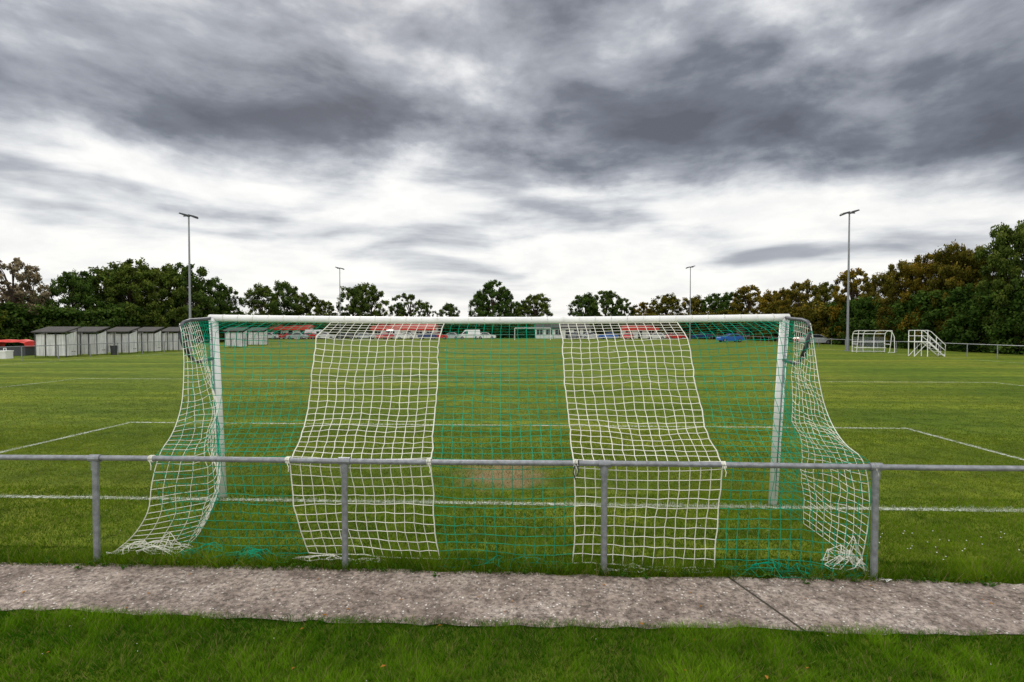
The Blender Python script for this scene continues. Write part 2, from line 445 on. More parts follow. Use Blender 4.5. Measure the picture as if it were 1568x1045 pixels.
for j in range(NR):
    for k in range(5):
        seg_ = G[k*step:(k+1)*step+1, j]
        if k % 2 == 1: nw.tube(seg_, (RW*.8 if j < 7 else RW) if j < NR-1 else .006, M_netw, 4, False)
        else: ng.tube(seg_, (RG*.55 if j < 7 else RG) if j < NR-1 else .005, M_netg, 4, False)
def side(gx, back, bottom, seed, sgn):
    A = np.array([(lerp(gx, GXT[gx], t), lerp(GY, TY, t)-.06, TH*t*.985+.02) for t in np.linspace(1, 0, NR)])
    B = polyres(back, NR)
    top = polyres([tuple(A[0]), (gx, TY-.3, 2.39), tuple(B[0])], 15)
    bot = polyres([tuple(A[-1])]+bottom+[tuple(B[-1])], 15)
    u = np.linspace(0, 1, 15)[:, None, None]; v = np.linspace(0, 1, NR)[None, :, None]
    S = (1-u)*A[None]+u*B[None]+(1-v)*top[:, None]+v*bot[:, None]-((1-u)*(1-v)*A[0]+u*(1-v)*B[0]+(1-u)*v*A[-1]+u*v*B[-1])
    a, b = np.meshgrid(np.arange(15), np.arange(NR), indexing='ij')
    bulge = np.sin(np.pi*a/14)*np.sin(np.pi*b/(NR-1))
    S[..., 0] += sgn*-.10*bulge
    S = jit(S, a*1.5, b, np.clip(bulge*2, 0, 1), seed, .05)
    K = 5
    for i in range(1, 15):
        if i < K: ng.tube(S[i], RG, M_netg, 4, False)
        else: nw.tube(S[i], RW*(1.3 if i == 14 else .85), M_netw, 4, False)
    for j in range(NR):
        ng.tube(S[:K+1, j], RG, M_netg, 4, False); nw.tube(S[K:, j], RW*.85, M_netw, 4, False)
bl = [tuple(q) for q in G[0][7:28:3]]
side(GX0, [(GX0+.04, TY-.62, 2.34)]+bl+[(-3.74, 5.02, .75), (-3.76, 5.03, .5), (-3.98, 5.1, .22), (-4.25, 5.2, .03)], [(-3.95, 6.3, .03), (-3.62, 5.5, .02), (-3.66, 5.33, .02), (-3.9, 5.25, .02)], 51, -1)
br_ = [tuple(q) for q in G[NC][7:28:3]]
side(GX1, [(GX1, TY-.62, 2.34)]+br_+[(3.06, 5.0, .75), (3.05, 5.0, .5), (3.02, 5.03, .2), (3.02, 5.1, .03)], [(3.12, 6.3, .02), (3.12, 5.6, .02), (3.08, 5.3, .02)], 61, 1)
def crumple(mb, mat, cx, cy, lx, ly, h, r, seed, cell=.055, ang=0):
    nx, ny = max(3, int(lx/cell)), max(3, int(ly/cell)); a, b = np.meshgrid(np.arange(nx), np.arange(ny), indexing='ij')
    xx = (a/(nx-1)-.5)*lx; yy = (b/(ny-1)-.5)*ly*.6
    xx = xx+.06*(vnoise(a*.8, b*.8, seed)-.5)*2; yy = yy+.05*(vnoise(a*.7, b*.9, seed+1)-.5)*2
    z = .012+h*np.clip(vnoise(a*.45, b*.6, seed+2)*1.6-.4, 0, 1)*np.clip(1.2-np.abs(a/(nx-1)-.5)*2, 0, 1)
    c, s = math.cos(ang), math.sin(ang); S = np.stack([cx+xx*c-yy*s, cy+xx*s+yy*c, z], -1)
    for i in range(nx): mb.tube(S[i], r, mat, 4, False)
    for j in range(ny): mb.tube(S[:, j], r, mat, 4, False)
crumple(nw, M_netw, -3.93, 5.24, .75, .30, .12, .004, 71)
crumple(nw, M_netw, -3.75, 5.22, .45, .35, .18, .004, 74)
crumple(nw, M_netw, 3.0, 5.12, .22, .40, .38, .004, 77)
crumple(nw, M_netw, 2.95, 5.2, .3, .5, .2, .004, 80)
crumple(ng, M_netg, -3.15, 5.15, .9, .35, .13, .0042, 83)
crumple(ng, M_netg, -2.8, 5.10, .7, .3, .10, .0042, 86)
crumple(ng, M_netg, 2.4, 5.04, 1.2, .3, .10, .0038, 89)
crumple(ng, M_netg, -.3, 5.10, 1.25, .2, .07, .0036, 90)
crumple(nw, M_netw, -1.9, 5.12, .9, .10, .045, .004, 92)
crumple(nw, M_netw, 1.1, 5.02, 1.1, .10, .045, .004, 95)
for k, x in enumerate([-3.69, -2.35, -1.0, .37, 1.72, 3.07]):
    for dx in (-.012, 0, .012, .02):
        a = np.linspace(0, 6.28, 10); nw.tube([(x+dx+.004*math.sin(t*2), RY+.032*math.cos(t), RH+.032*math.sin(t)) for t in a], .005, M_netw, 4, False)
    nw.tube([(x, RY-.03, RH), (x+.02, RY-.035, RH-.06), (x+.015, RY-.03, RH-.10)], .004, M_netw, 4, False)
db = MB()
for dx in (0, .015, .03): db.tube([(.37+dx, RY+.03*math.cos(t), RH+.03*math.sin(t)) for t in np.linspace(0, 6.28, 10)], .006, M_dark, 4, False)
db.tube([(.37, RY-.03, RH), (.35, RY-.04, RH-.07), (.37, RY-.035, RH-.14)], .006, M_dark, 4); db.tube([(.38, RY-.03, RH), (.40, RY-.04, RH-.05), (.385, RY-.035, RH-.11)], .006, M_dark, 4)
db.obj('dark_tie', goal)
for t in np.linspace(.02, .98, 36):
    x = lerp(GXT[GX0], GX1, t); z = TH-.035*math.sin(math.pi*t)
    nw.tube([(x, TY+.050*math.cos(q), z+.050*math.sin(q)) for q in np.linspace(math.pi*.4, math.pi*1.6, 6)], .004, M_netw, 4, False)
nw.obj('white_net_panels', goal); ng.obj('green_net_panels', goal)

lt = MB()
for i in range(7):
    x, y = 3.14+random.uniform(-.04, .04), 4.9+random.uniform(-.02, .02); vs = [(x+random.uniform(-.03, .03), y+random.uniform(-.02, .02), random.uniform(.015, .05)) for _ in range(4)]
    lt.add(vs, [(0, 1, 2), (1, 2, 3)], M_wall)
lt.obj('litter_wrapper')

# ------------------------------------------------------------------ far goal
fg = empty('football_goal', (GC+.1, GY+103, 0))
q = MB()
for sx in (-3.66, 3.66):
    q.tube([(sx, 0, 0), (sx, 0, 2.44)], .06, M_white, 8); q.tube([(sx, 0, 2.44), (sx, 1, 2.4), (sx, 1.9, 0)], .02, M_galv, 6)
q.tube([(-3.66, 0, 2.44), (3.66, 0, 2.44)], .06, M_white, 8); q.obj('goal_frame', fg)
q = MB()
for i in range(36):
    x = -3.66+7.32*i/35; q.tube([(x, 0, 2.44), (x, 1, 2.3), (x, 1.9, 0)], .004, M_netg, 3, False)
for i in range(12):
    t = i/11; q.tube([(-3.66, 1+.9*t, 2.3-2.3*t), (3.66, 1+.9*t, 2.3-2.3*t)], .004, M_netg, 3, False)
q.obj('net', fg)

def far_rail(pts):
    e = MB()
    for (x0, y0), (x1, y1) in zip(pts[:-1], pts[1:]):
        L = math.hypot(x1-x0, y1-y0); n = max(1, round(L/2.9))
        e.tube([(x0, y0, 1.05), (x1, y1, 1.05)], .03, M_galv, 6)
        for i in range(n+1):
            t = i/n; e.tube([(lerp(x0, x1, t), lerp(y0, y1, t), 0), (lerp(x0, x1, t), lerp(y0, y1, t), 1.05)], .032, M_galv, 6)
    return e.obj('pitch_perimeter_railing')
far_rail([(35.2, 8), (35.2, 114), (-36, 114), (-36, 10)])

# ------------------------------------------------------------------ floodlights
def floodlight(px, Z, H):
    x, y = survey(px, Z); e = empty('floodlight_mast', (x, y, 0))
    m = MB(); m.tube([(0, 0, 0), (0, 0, 1.4)], .17, M_galv, 12); m.tube([(0, 0, 1.4), (0, 0, 5), (0, 0, H)], [.13, .11, .07], M_galv, 12); m.box(-.3, .3, -.3, .3, 0, .05, M_galv)
    m.obj('pole', e)
    h = MB(); sg = -1 if x > 0 else 1
    h.tube([(-.55, 0, H), (.55, 0, H)], .05, M_dark, 8)
    for s in (-1, 1):
        cx = s*.45
        zc = H+.05+(.10 if s*sg < 0 else -.08)
        tilt = .28*sg
        P = [(-.42, -.06), (.36, -.13), (.42, -.02), (.30, .10), (-.36, .07)]
        if sg < 0: P = [(-a, b) for a, b in P][::-1]
        c, sn = math.cos(-tilt), math.sin(-tilt)
        Q = [(cx+a*c-b*sn, zc+a*sn+b*c) for a, b in P]
        h.prism(Q, -.3, .3, M_dark)
        h.tube([(cx, 0, H), (cx, 0, zc+.1)], .05, M_dark, 6)
    h.obj('lamp_heads', e, rz=0)
floodlight(291.5, 55, 13.8); floodlight(1298, 55, 14.1); floodlight(521, 106, 14.2); floodlight(1056.5, 104, 14.2)
def lamp(px, Z, H):
    x, y = survey(px, Z); m = MB(); m.tube([(0, 0, 0), (0, 0, H)], [.09, .05], M_galv, 8); m.box(-.5, .5, -.15, .15, H, H+.16, M_dark); m.tube([(-.4, 0, H-.1), (.4, 0, H-.1)], .04, M_dark, 6)
    m.obj('street_lamp', None, (x, y, 0))
lamp(346, 125, 9); lamp(425, 128, 8.5)

# ------------------------------------------------------------------ spectator shelters
def shelter(px, Z, L=2.9, rz=0.0):
    x, y = survey(px, Z); e = empty('spectator_shelter', (x, y, 0), rz)
    m = MB(); H = 2.05; D = 1.1
    n = int(L/.16); v = []
    for i in range(n+1):
        xx = -L/2+L*i/n; yy = -.03 if i % 2 else .0
        v += [(xx, yy, .12), (xx, yy, H-.22)]
    m.add(v, [(2*i, 2*i+2, 2*i+3, 2*i+1) for i in range(n)], M_corr)
    for s in (-1, 1):
        v = []; k = 8
        for i in range(k+1):
            yy = D*i/k; xx = s*(L/2-.02)+(.025 if i % 2 else 0); v += [(xx, yy+.01, .12), (xx, yy+.01, H-.25+.3*i/k)]
        m.add(v, [(2*i, 2*i+2, 2*i+3, 2*i+1) for i in range(k)], M_corr)
    m.obj('corrugated_walls', e)
    f = MB()
    for s in (-1, -.33, .33, 1): f.tube([(s*L/2, -.06, 0), (s*L/2, -.06, H)], .035, M_dark, 6)
    for s in (-1, 1): f.tube([(s*L/2, D, 0), (s*L/2, D, H+.25)], .035, M_dark, 6)
    f.box(-L/2, L/2, .5, .9, .42, .47, M_brick)
    f.obj('posts_and_bench', e)
    r = MB(); o = .12
    r.add([(-L/2-o, -.3, H), (L/2+o, -.3, H), (L/2+o, D+.25, H+.42), (-L/2-o, D+.25, H+.42), (-L/2-o, -.3, H-.09), (L/2+o, -.3, H-.09), (L/2+o, D+.25, H+.33), (-L/2-o, D+.25, H+.33)],
          [(0, 1, 2, 3), (7, 6, 5, 4), (0, 4, 5, 1), (1, 5, 6, 2), (2, 6, 7, 3), (3, 7, 4, 0)], M_roof)
    r.obj('roof', e)
for px, Z, L in ((78, 43, 2.45), (130, 46, 2.1), (181, 49, 2.0), (222, 52, 1.8), (261, 55, 1.7), (358, 66, 2.2), (392, 74, 2.2)): shelter(px, Z, L, .06)

x, y = survey(22, 46); t = MB()
prof = [(-2, 0), (-1.95, .55), (-1.6, .95), (-.6, 1.05), (.4, .98), (1.3, 1.05), (1.9, .8), (2, .1), (2, 0)]
for a, b in zip(np.linspace(-.7, .7, 7)[:-1], np.linspace(-.7, .7, 7)[1:]):
    sa, sb = 1-.35*abs(a/.7)**3, 1-.35*abs(b/.7)**3
    n = len(prof); t.add([(u*.8, a, w_*sa*.6+.75) for u, w_ in prof]+[(u*.8, b, w_*sb*.6+.75) for u, w_ in prof], [(i, i+n, i+n+1, i+1) for i in range(n-1)], M_red)
t.box(-1.5, 1.5, -.55, .55, .0, .76, M_dark)
t.obj('red_tarpaulin_cover', None, (x, y, 0))
x, y = survey(7, 41); t = MB(); t.box(-.35, .35, -.3, .3, 0, .55, M_wall); t.box(-.38, .38, -.33, .33, .55, .62, M_white); t.tube([(-.1, 0, .62), (-.1, 0, .8), (.1, 0, .8), (.1, 0, .62)], .03, M_white, 6); t.obj('white_storage_box', None, (x, y, 0))
x, y = survey(174, 47); t = MB(); t.tube([(0, 0, 0), (0, 0, .75)], [.22, .27], M_dark, 12); t.tube([(0, 0, .75), (0, 0, .82)], [.3, .3], M_dark, 12); t.obj('litter_bin', None, (x, y, 0))

# ------------------------------------------------------------------ right: dugout and viewing steps
def dugout(px, Z):
    x, y = survey(px, Z); e = empty('team_dugout', (x, y, 0), -.12); L = 2.9; m = MB()
    for i in range(4):
        u = -L/2+L*i/3
        m.tube([(u, 0, 0), (u, 0, 1.5), (u, -.12, 1.85), (u, -.4, 2.05), (u, -1.3, 2.1)], .036, M_white, 6)
        if i in (0, 3): m.tube([(u, -1.3, 2.1), (u, -1.15, 1.2), (u, -.9, 0)], .034, M_white, 6); m.tube([(u, -1.0, .8), (u, 0, .8)], .03, M_white, 6)
    m.tube([(L/2, -.6, 2.09), (L/2+.35, -.6, 1.95), (L/2+.55, -.6, 1.5), (L/2+.6, -.6, 0)], .036, M_white, 6)
    m.tube([(L/2, -.6, 0), (L/2+.6, -.6, 0)], .034, M_white, 6)
    for yy, zz in ((0, .08), (0, 1.0), (-.1, 1.8), (-1.3, 2.1)): m.tube([(-L/2, yy, zz), (L/2, yy, zz)], .036, M_white, 6)
    m.box(-L/2+.1, L/2-.1, -.5, -.15, .42, .47, M_white)
    m.obj('frame', e)
    gl = MB(); a, n_, bb = new_mat('clear_polycarbonate'); bb.inputs['Alpha'].default_value = .12; bb.inputs['Roughness'].default_value = .2
    n_.links.new(ramp(n_, noise(n_, 4), [(.3, (.5, .55, .55)), (.7, (.7, .75, .75))]), bb.inputs['Base Color'])
    gl.add([(-L/2, .03, .1), (L/2, .03, .1), (L/2, .03, 1.5), (-L/2, .03, 1.5)], [(0, 1, 2, 3)], a); gl.obj('panels', e)
dugout(1330, 52.5)
def steps(px, Z):
    x, y = survey(px, Z); e = empty('viewing_platform_steps', (x, y, 0), -.08); m = MB()
    for yy in (-.4, .4):
        for xx in (-1.15, -.15): m.tube([(xx, yy, 0), (xx, yy, 2.15)], .032, M_white, 6)
        m.tube([(-1.15, yy, 1.2), (-.15, yy, 1.2), (1.15, yy, 0)], .04, M_white, 6)
        m.tube([(-1.15, yy, 2.15), (-.15, yy, 2.15), (.1, yy, 2.05), (1.2, yy, .95), (1.15, yy, 0)], .028, M_white, 6)
        m.tube([(-1.15, yy, 1.7), (-.15, yy, 1.7), (1.18, yy, .5)], .024, M_white, 6)
        m.tube([(-1.15, yy, 0), (-.15, yy, 1.15)], .024, M_white, 6)
        m.tube([(.5, yy, .6), (.5, yy, 1.6)], .024, M_white, 6)
    m.tube([(-1.15, -.4, 2.15), (-1.15, .4, 2.15)], .028, M_white, 6)
    m.box(-1.2, -.1, -.45, .45, 1.2, 1.25, M_white)
    for i in range(5): t = (i+.5)/5.2; m.box(lerp(-.1, 1.1, t), lerp(-.1, 1.1, t)+.22, -.38, .38, 1.2*(1-t)-.015, 1.2*(1-t)+.015, M_white)
    m.obj('frame', e)
steps(1419, 44.5)

# ------------------------------------------------------------------ cars and buildings at the far end
def paint(col):
    m, nt, b = new_mat('car_paint'); f = noise(nt, 2)
    nt.links.new(ramp(nt, f, [(.3, [c*.85 for c in col]), (.7, col)]), b.inputs['Base Color']); b.inputs['Roughness'].default_value = .3; b.inputs['Coat Weight'].default_value = .5
    return m
PAINTS = {k: paint(v) for k, v in dict(white=(.8, .8, .8), silver=(.5, .52, .54), red=(.60, .02, .02), blue=(.03, .14, .50), black=(.02, .02, .025), grey=(.15, .16, .17), navy=(.02, .05, .18)).items()}
def car(px, Z, colour, rz=0, kind='car'):
    x, y = survey(px, Z); P = PAINTS[colour]; m = MB()
    if kind == 'car':
        L = 4.2; W = .86
        low = [(-2.1, .35), (-2.08, .75), (-1.95, .9), (-1.0, .98), (1.35, 1.0), (2.0, .95), (2.1, .7), (2.08, .35), (1.7, .25), (-1.7, .25)]
        cab = [(-1.05, .97), (-.35, 1.40), (.1, 1.47), (1.0, 1.45), (1.65, 1.0)]; win = [(-.85, 1.0), (-.28, 1.36), (.1, 1.41), (.9, 1.39), (1.35, 1.03)]
    else:
        L = 5; W = .95
        low = [(-2.5, .4), (-2.48, .9), (-2.3, 1.05), (-1.6, 1.15), (2.5, 1.15), (2.5, .4), (2.2, .3), (-2.2, .3)]
        cab = [(-1.65, 1.14), (-1.0, 1.95), (-.6, 2.1), (2.35, 2.1), (2.5, 1.14)]; win = [(-1.45, 1.17), (-.95, 1.75), (-.3, 1.78), (-.3, 1.17)]
    m.prism(low, -W, W, P)
    n = len(cab); ins = .14
    v = [(a, -W+(.01 if b < 1.2 else ins), b) for a, b in cab]+[(a, W-(.01 if b < 1.2 else ins), b) for a, b in cab]
    m.add(v, [tuple(range(n)), tuple(range(2*n-1, n-1, -1))]+[(i, i+n, (i+1) % n+n, (i+1) % n) for i in range(n)], P)
    for s in (-1, 1):
        n = len(win); zt = cab[2][1]; zb = cab[0][1]
        m.add([(a, s*(W-.01-(ins-.01)*(b-zb)/(zt-zb)+.012), b) for a, b in win], [tuple(range(n)) if s < 0 else tuple(range(n-1, -1, -1))], M_glass)
    for (a0, b0), (a1, b1), o in ((cab[0], cab[1], -.012), (cab[-1], cab[-2], .012)):
        if kind != 'car' and o > 0: continue
        m.add([(lerp(a0, a1, .1)+o, -W+.1, lerp(b0, b1, .1)+.01), (lerp(a0, a1, .1)+o, W-.1, lerp(b0, b1, .1)+.01), (lerp(a0, a1, .9)+o, W-.2, lerp(b0, b1, .9)+.01), (lerp(a0, a1, .9)+o, -W+.2, lerp(b0, b1, .9)+.01)], [(0, 1, 2, 3)], M_glass)
    for wx in (-L*.31, L*.31):
        for s in (-1, 1):
            m.tube([(wx, s*(W-.2), .32), (wx, s*(W+.015), .32)], .32, M_tyre, 14); m.tube([(wx, s*(W+.015), .32), (wx, s*(W+.025), .32)], .19, M_galv, 10)
    m.obj('parked_car' if kind == 'car' else 'parked_van', None, (x, y, 0), rz)

cars = [(415, 118, 'white'), (438, 119, 'red'), (455, 117, 'silver'), (472, 119, 'red'), (500, 118, 'white'), (530, 118, 'black'), (560, 118, 'silver'), (590, 117, 'red'),
        (622, 118, 'white'), (655, 117, 'navy'), (672, 118, 'red'), (690, 118, 'silver'), (745, 119, 'white'), (880, 117, 'grey'), (905, 118, 'silver'), (932, 117, 'blue'), (962, 118, 'red'), (1004, 118, 'white'), (1035, 117, 'red'), (1075, 118, 'navy'), (1150, 112, 'white')]
for i, (px, Z, c) in enumerate(cars): car(px, Z, c, random.choice([0, 3.14, 1.2, .1, -.3]))
car(1118, 92, 'blue', .1); car(1250, 80, 'silver', 3.1); car(1238, 86, 'red', .2)
car(718, 119, 'white', 0.2, 'van'); car(485, 121, 'white', 3.14, 'van'); car(600, 121, 'white', 1.3, 'van')

def building(name, px, Z, L, D, H, wall, fascia, rh=1.0, nwin=5, roof=None, fh=.3):
    x, y = survey(px, Z); e = empty(name, (x, y, 0)); m = MB(); m.box(-L/2, L/2, 0, D, 0, H, wall); m.obj('walls', e)
    r = MB(); r.add([(-L/2-.3, -.4, H), (L/2+.3, -.4, H), (L/2+.3, D+.4, H), (-L/2-.3, D+.4, H), (-L/2+.2, D/2, H+rh), (L/2-.2, D/2, H+rh)], [(0, 1, 5, 4), (2, 3, 4, 5), (1, 2, 5), (3, 0, 4), (0, 3, 2, 1)], roof or M_roof)
    r.box(-L/2-.32, L/2+.32, -.46, -.41, H-fh, H+.02, fascia); r.obj('roof', e)
    w_ = MB()
    for i in range(nwin):
        cx = -L/2+L*(i+.5)/nwin
        if i == nwin//2: w_.box(cx-.5, cx+.5, -.02, .05, 0, 2.05, M_glass); w_.box(cx-.56, cx-.5, -.04, .05, 0, 2.1, M_white); w_.box(cx+.5, cx+.56, -.04, .05, 0, 2.1, M_white)
        else: w_.box(cx-.7, cx+.7, -.02, .05, .9, 2.1, M_glass); w_.box(cx-.76, cx+.76, -.04, .05, .82, .9, M_white); w_.box(cx-.03, cx+.03, -.035, .04, .9, 2.1, M_white)
    w_.obj('windows_and_door', e)
building('clubhouse', 862, 125, 13, 6, 2.6, M_wall, M_dark, .9, 6)
building('changing_room_block', 618, 128, 15, 5, 2.7, M_wall, M_red, .9, 6, M_redroof, .75)
building('storage_hut', 1165, 108, 7, 4, 2.5, M_brick, M_dark, .7, 3)
building('storage_hut', 445, 124, 9, 4, 2.6, M_wall, M_red, .7, 3, M_redroof, .6)
building('storage_hut', 980, 126, 8, 4, 2.5, M_wall, M_red, .7, 3, M_redroof, .6)

# ------------------------------------------------------------------ trees
def leaves_mesh(name, C, Rr, n_per, size, mats, wood, seed, flat=.8):
    r = np.random.default_rng(seed)
    C = np.array(C); Rr = np.array(Rr)
    idx = np.repeat(np.arange(len(C)), n_per); n = len(idx)
    d = r.normal(size=(n, 3)); d /= np.linalg.norm(d, axis=1, keepdims=True)
    rad = Rr[idx]*(r.random(n)**.5)*(1+.35*r.normal(size=n)*.6)
    P = C[idx]+d*rad[:, None]*np.array([1, 1, flat])
    nrm = d*.6+r.normal(size=(n, 3))*.8+np.array([0, 0, .3]); nrm /= np.linalg.norm(nrm, axis=1, keepdims=True)
    a = np.cross(nrm, r.normal(size=(n, 3))); a /= np.linalg.norm(a, axis=1, keepdims=True); b = np.cross(nrm, a)
    s = size*(.6+.8*r.random(n))[:, None]
    V = np.stack([P-a*s, P-b*s*.55, P+a*s, P+b*s*.55], 1).reshape(-1, 3)
    ct = r.random(len(C))
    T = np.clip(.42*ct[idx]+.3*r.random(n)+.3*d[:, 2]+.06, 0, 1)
    nv = len(V); wv = np.array(wood.v) if wood and wood.v else np.zeros((0, 3)); wf = wood.f if wood else []
    faces = np.arange(nv).reshape(-1, 4).tolist()+[[nv+k for k in f] for f in wf]
    me = bpy.data.meshes.new(name); me.from_pydata(np.concatenate([V, wv]).tolist(), [], faces)
    for m in mats: me.materials.append(m)
    mi = np.zeros(len(faces), np.int32); mi[n:] = 1; me.polygons.foreach_set('material_index', mi)
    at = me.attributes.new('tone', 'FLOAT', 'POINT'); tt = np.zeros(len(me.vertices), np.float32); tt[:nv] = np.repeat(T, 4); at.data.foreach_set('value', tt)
    me.update(); return me

def tree_proto(seed, H=12, R=5, base=1.0, ncl=150, per=130, size=.19, sparse=1.0):
    rr = random.Random(seed); wood = MB(); C = []; Rr = []
    lobes = [(rr.uniform(0, 6.28), rr.uniform(-.6, 1), rr.uniform(.7, 1.15)) for _ in range(10)]
    zc = base+(H-base)*.46; hz = (H-base)*.54
    for i in range(ncl):
        th = rr.uniform(0, 6.28); u = rr.uniform(-1, 1); sh = rr.random()**.4
        k = .68
        for a, e, w_ in lobes:
            dd = math.cos(th-a)*.6+(1-abs(u-e))*.5
            k = max(k, w_*min(1.05, dd+.25))
        env = math.sqrt(max(0, 1-max(u, -.35 if u < 0 else u)**2*.94)) if u > -.8 else .75
        rx = R*env*k*sh*.95; z = zc+u*hz*.9*(.72+.28*k)*(.7+.3*sh)
        C.append((rx*math.cos(th), rx*math.sin(th), z)); Rr.append(rr.uniform(.35, 1.0)*R/5*sparse)
    tp = [(0, 0, -.1), (.1, 0, base), (rr.uniform(-.3, .3), rr.uniform(-.3, .3), zc), (rr.uniform(-.4, .4), 0, H*.85)]
    wood.tube(tp, [.38, .28, .17, .04], M_bark, 8)
    for i in range(0, ncl, 5):
        c = C[i]; s0 = (0, 0, min(c[2]*.62, zc)); mid = (c[0]*.5, c[1]*.5, lerp(s0[2], c[2], .65)); wood.tube([s0, mid, c], [.12, .07, .02], M_bark, 5)
    return leaves_mesh('tree_crown_%d' % seed, C, Rr, per, size, [M_fg, M_bark], wood, seed)
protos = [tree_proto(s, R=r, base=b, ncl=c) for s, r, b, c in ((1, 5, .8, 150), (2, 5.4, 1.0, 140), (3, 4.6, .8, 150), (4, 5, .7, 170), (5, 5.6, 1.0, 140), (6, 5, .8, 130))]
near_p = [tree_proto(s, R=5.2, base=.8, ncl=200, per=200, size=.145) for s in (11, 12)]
sparse_p = [tree_proto(21, R=4.8, base=3, ncl=110, per=70, size=.19, sparse=.75)]
def tree(px, Z, ytop, wpx, mat=None, pool=None, name='oak_tree'):
    x, y = survey(px, Z); H = CH+(504-ytop)/820*Z; R = wpx/2/820*Z
    me = random.choice(pool or protos); o = bpy.data.objects.new(name, me); scene.collection.objects.link(o)
    o.location = (x, y, 0); o.rotation_euler = (0, 0, random.uniform(0, 6.28)); o.scale = (R/5, R/5, H/11.7)
    if mat: o.material_slots[0].link = 'OBJECT'; o.material_slots[0].material = mat
tree(20, 68, 394, 100, M_fp, sparse_p, 'silver_birch_tree'); tree(48, 70, 414, 50, M_fp, sparse_p, 'silver_birch_tree')
for a in ((-50, 60, 445, 90), (112, 75, 414, 66), (150, 78, 414, 80), (200, 80, 397, 92), (245, 82, 407, 70), (285, 86, 401, 80), (322, 92, 425, 60), (350, 96, 438, 46), (50, 80, 450, 80), (172, 88, 406, 90), (265, 90, 408, 80)): tree(*a)
for a in ((402, 128, 435, 52), (436, 130, 432, 56), (470, 132, 447, 52), (498, 134, 460, 40), (540, 134, 436, 54), (568, 135, 434, 50), (688, 140, 464, 34), (735, 136, 444, 34), (755, 134, 428, 56), (774, 137, 440, 30), (820, 136, 450, 58), (795, 140, 460, 36), (895, 136, 449, 52), (927, 134, 444, 58), (953, 138, 456, 40)): tree(*a)
tree(628, 138, 449, 62, None, sparse_p); tree(655, 140, 466, 34, None, sparse_p); tree(612, 140, 462, 30)
for a in ((985, 134, 462, 40), (1020, 132, 450, 52), (1060, 130, 453, 50), (1095, 125, 448, 56), (1145, 112, 436, 60), (1185, 104, 444, 56), (1225, 92, 430, 62), (1262, 86, 430, 54), (1305, 76, 410, 66), (1345, 72, 418, 60), (1120, 118, 448, 50), (1205, 99, 442, 50)): tree(*a, M_fo if random.random() < .8 else None)
for a in ((1385, 64, 400, 76, M_fo), (1430, 60, 386, 84, M_fo), (1470, 56, 372, 84, M_fo), (1510, 55, 384, 80, M_fo), (1552, 50, 342, 100, None), (1605, 47, 340, 110, None), (1650, 44, 330, 130, None)): tree(a[0], a[1], a[2], a[3], a[4], near_p)

def hedge(pts, h0, h1, wid, n_cl, mat, seed, per=70, size=.22, name='hedgerow'):
    r = random.Random(seed); C = []; Rr = []
    L = [0]
    for a, b in zip(pts[:-1], pts[1:]): L.append(L[-1]+math.dist(a[:2], b[:2]))
    core = MB()
    def at(d):
        for i in range(len(pts)-1):
            if d <= L[i+1]+1e-6:
                t = (d-L[i])/(L[i+1]-L[i]); return lerp(pts[i][0], pts[i+1][0], t), lerp(pts[i][1], pts[i+1][1], t), lerp(pts[i][2], pts[i+1][2], t)
    hn = lambda d: h0+(h1-h0)*float(vnoise(np.array([d*.22]), np.array([seed*1.7]), seed)[0])
    for i in range(n_cl):
        d = r.random()*L[-1]; x, y, k = at(d); h = hn(d)*k; z = h*(1-r.random()**1.4*.95); rad = r.uniform(.5, 1.1)
        C.append((x+r.uniform(-wid, wid)/2, y+r.uniform(-wid, wid)/2, max(.3, z-rad*.5))); Rr.append(rad)
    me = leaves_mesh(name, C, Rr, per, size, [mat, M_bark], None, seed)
    e = empty(name); o = bpy.data.objects.new('foliage', me); scene.collection.objects.link(o); o.parent = e
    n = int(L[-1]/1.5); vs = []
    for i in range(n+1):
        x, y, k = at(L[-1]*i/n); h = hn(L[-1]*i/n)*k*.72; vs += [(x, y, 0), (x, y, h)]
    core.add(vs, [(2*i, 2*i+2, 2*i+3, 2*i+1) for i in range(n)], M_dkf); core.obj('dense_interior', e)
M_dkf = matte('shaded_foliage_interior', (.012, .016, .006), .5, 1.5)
S = lambda px, Z, k=1: (*survey(px, Z), k)
hedge([S(-160, 52, 1.0), S(10, 66, .95), S(150, 74, 1.1), S(330, 96, 1.0), S(372, 120, .9)], 4.2, 6.2, 3.5, 900, M_fg, 3, 90)
hedge([S(372, 124), S(600, 132), S(700, 134, .9), S(860, 134, .8), S(960, 132)], 3.6, 5.4, 3.5, 900, M_fg, 5)
hedge([S(960, 132, 1), S(1100, 120, 1.1), S(1200, 98, 1.1), S(1290, 78, 1.1)], 4.5, 6, 3, 700, M_fo, 6)
hedge([S(1290, 78, 1.1), S(1380, 64, 1.1), S(1480, 54, 1.1), S(1620, 45, 1.2)], 4.5, 6.5, 3, 700, M_fg, 8, 160, .16)

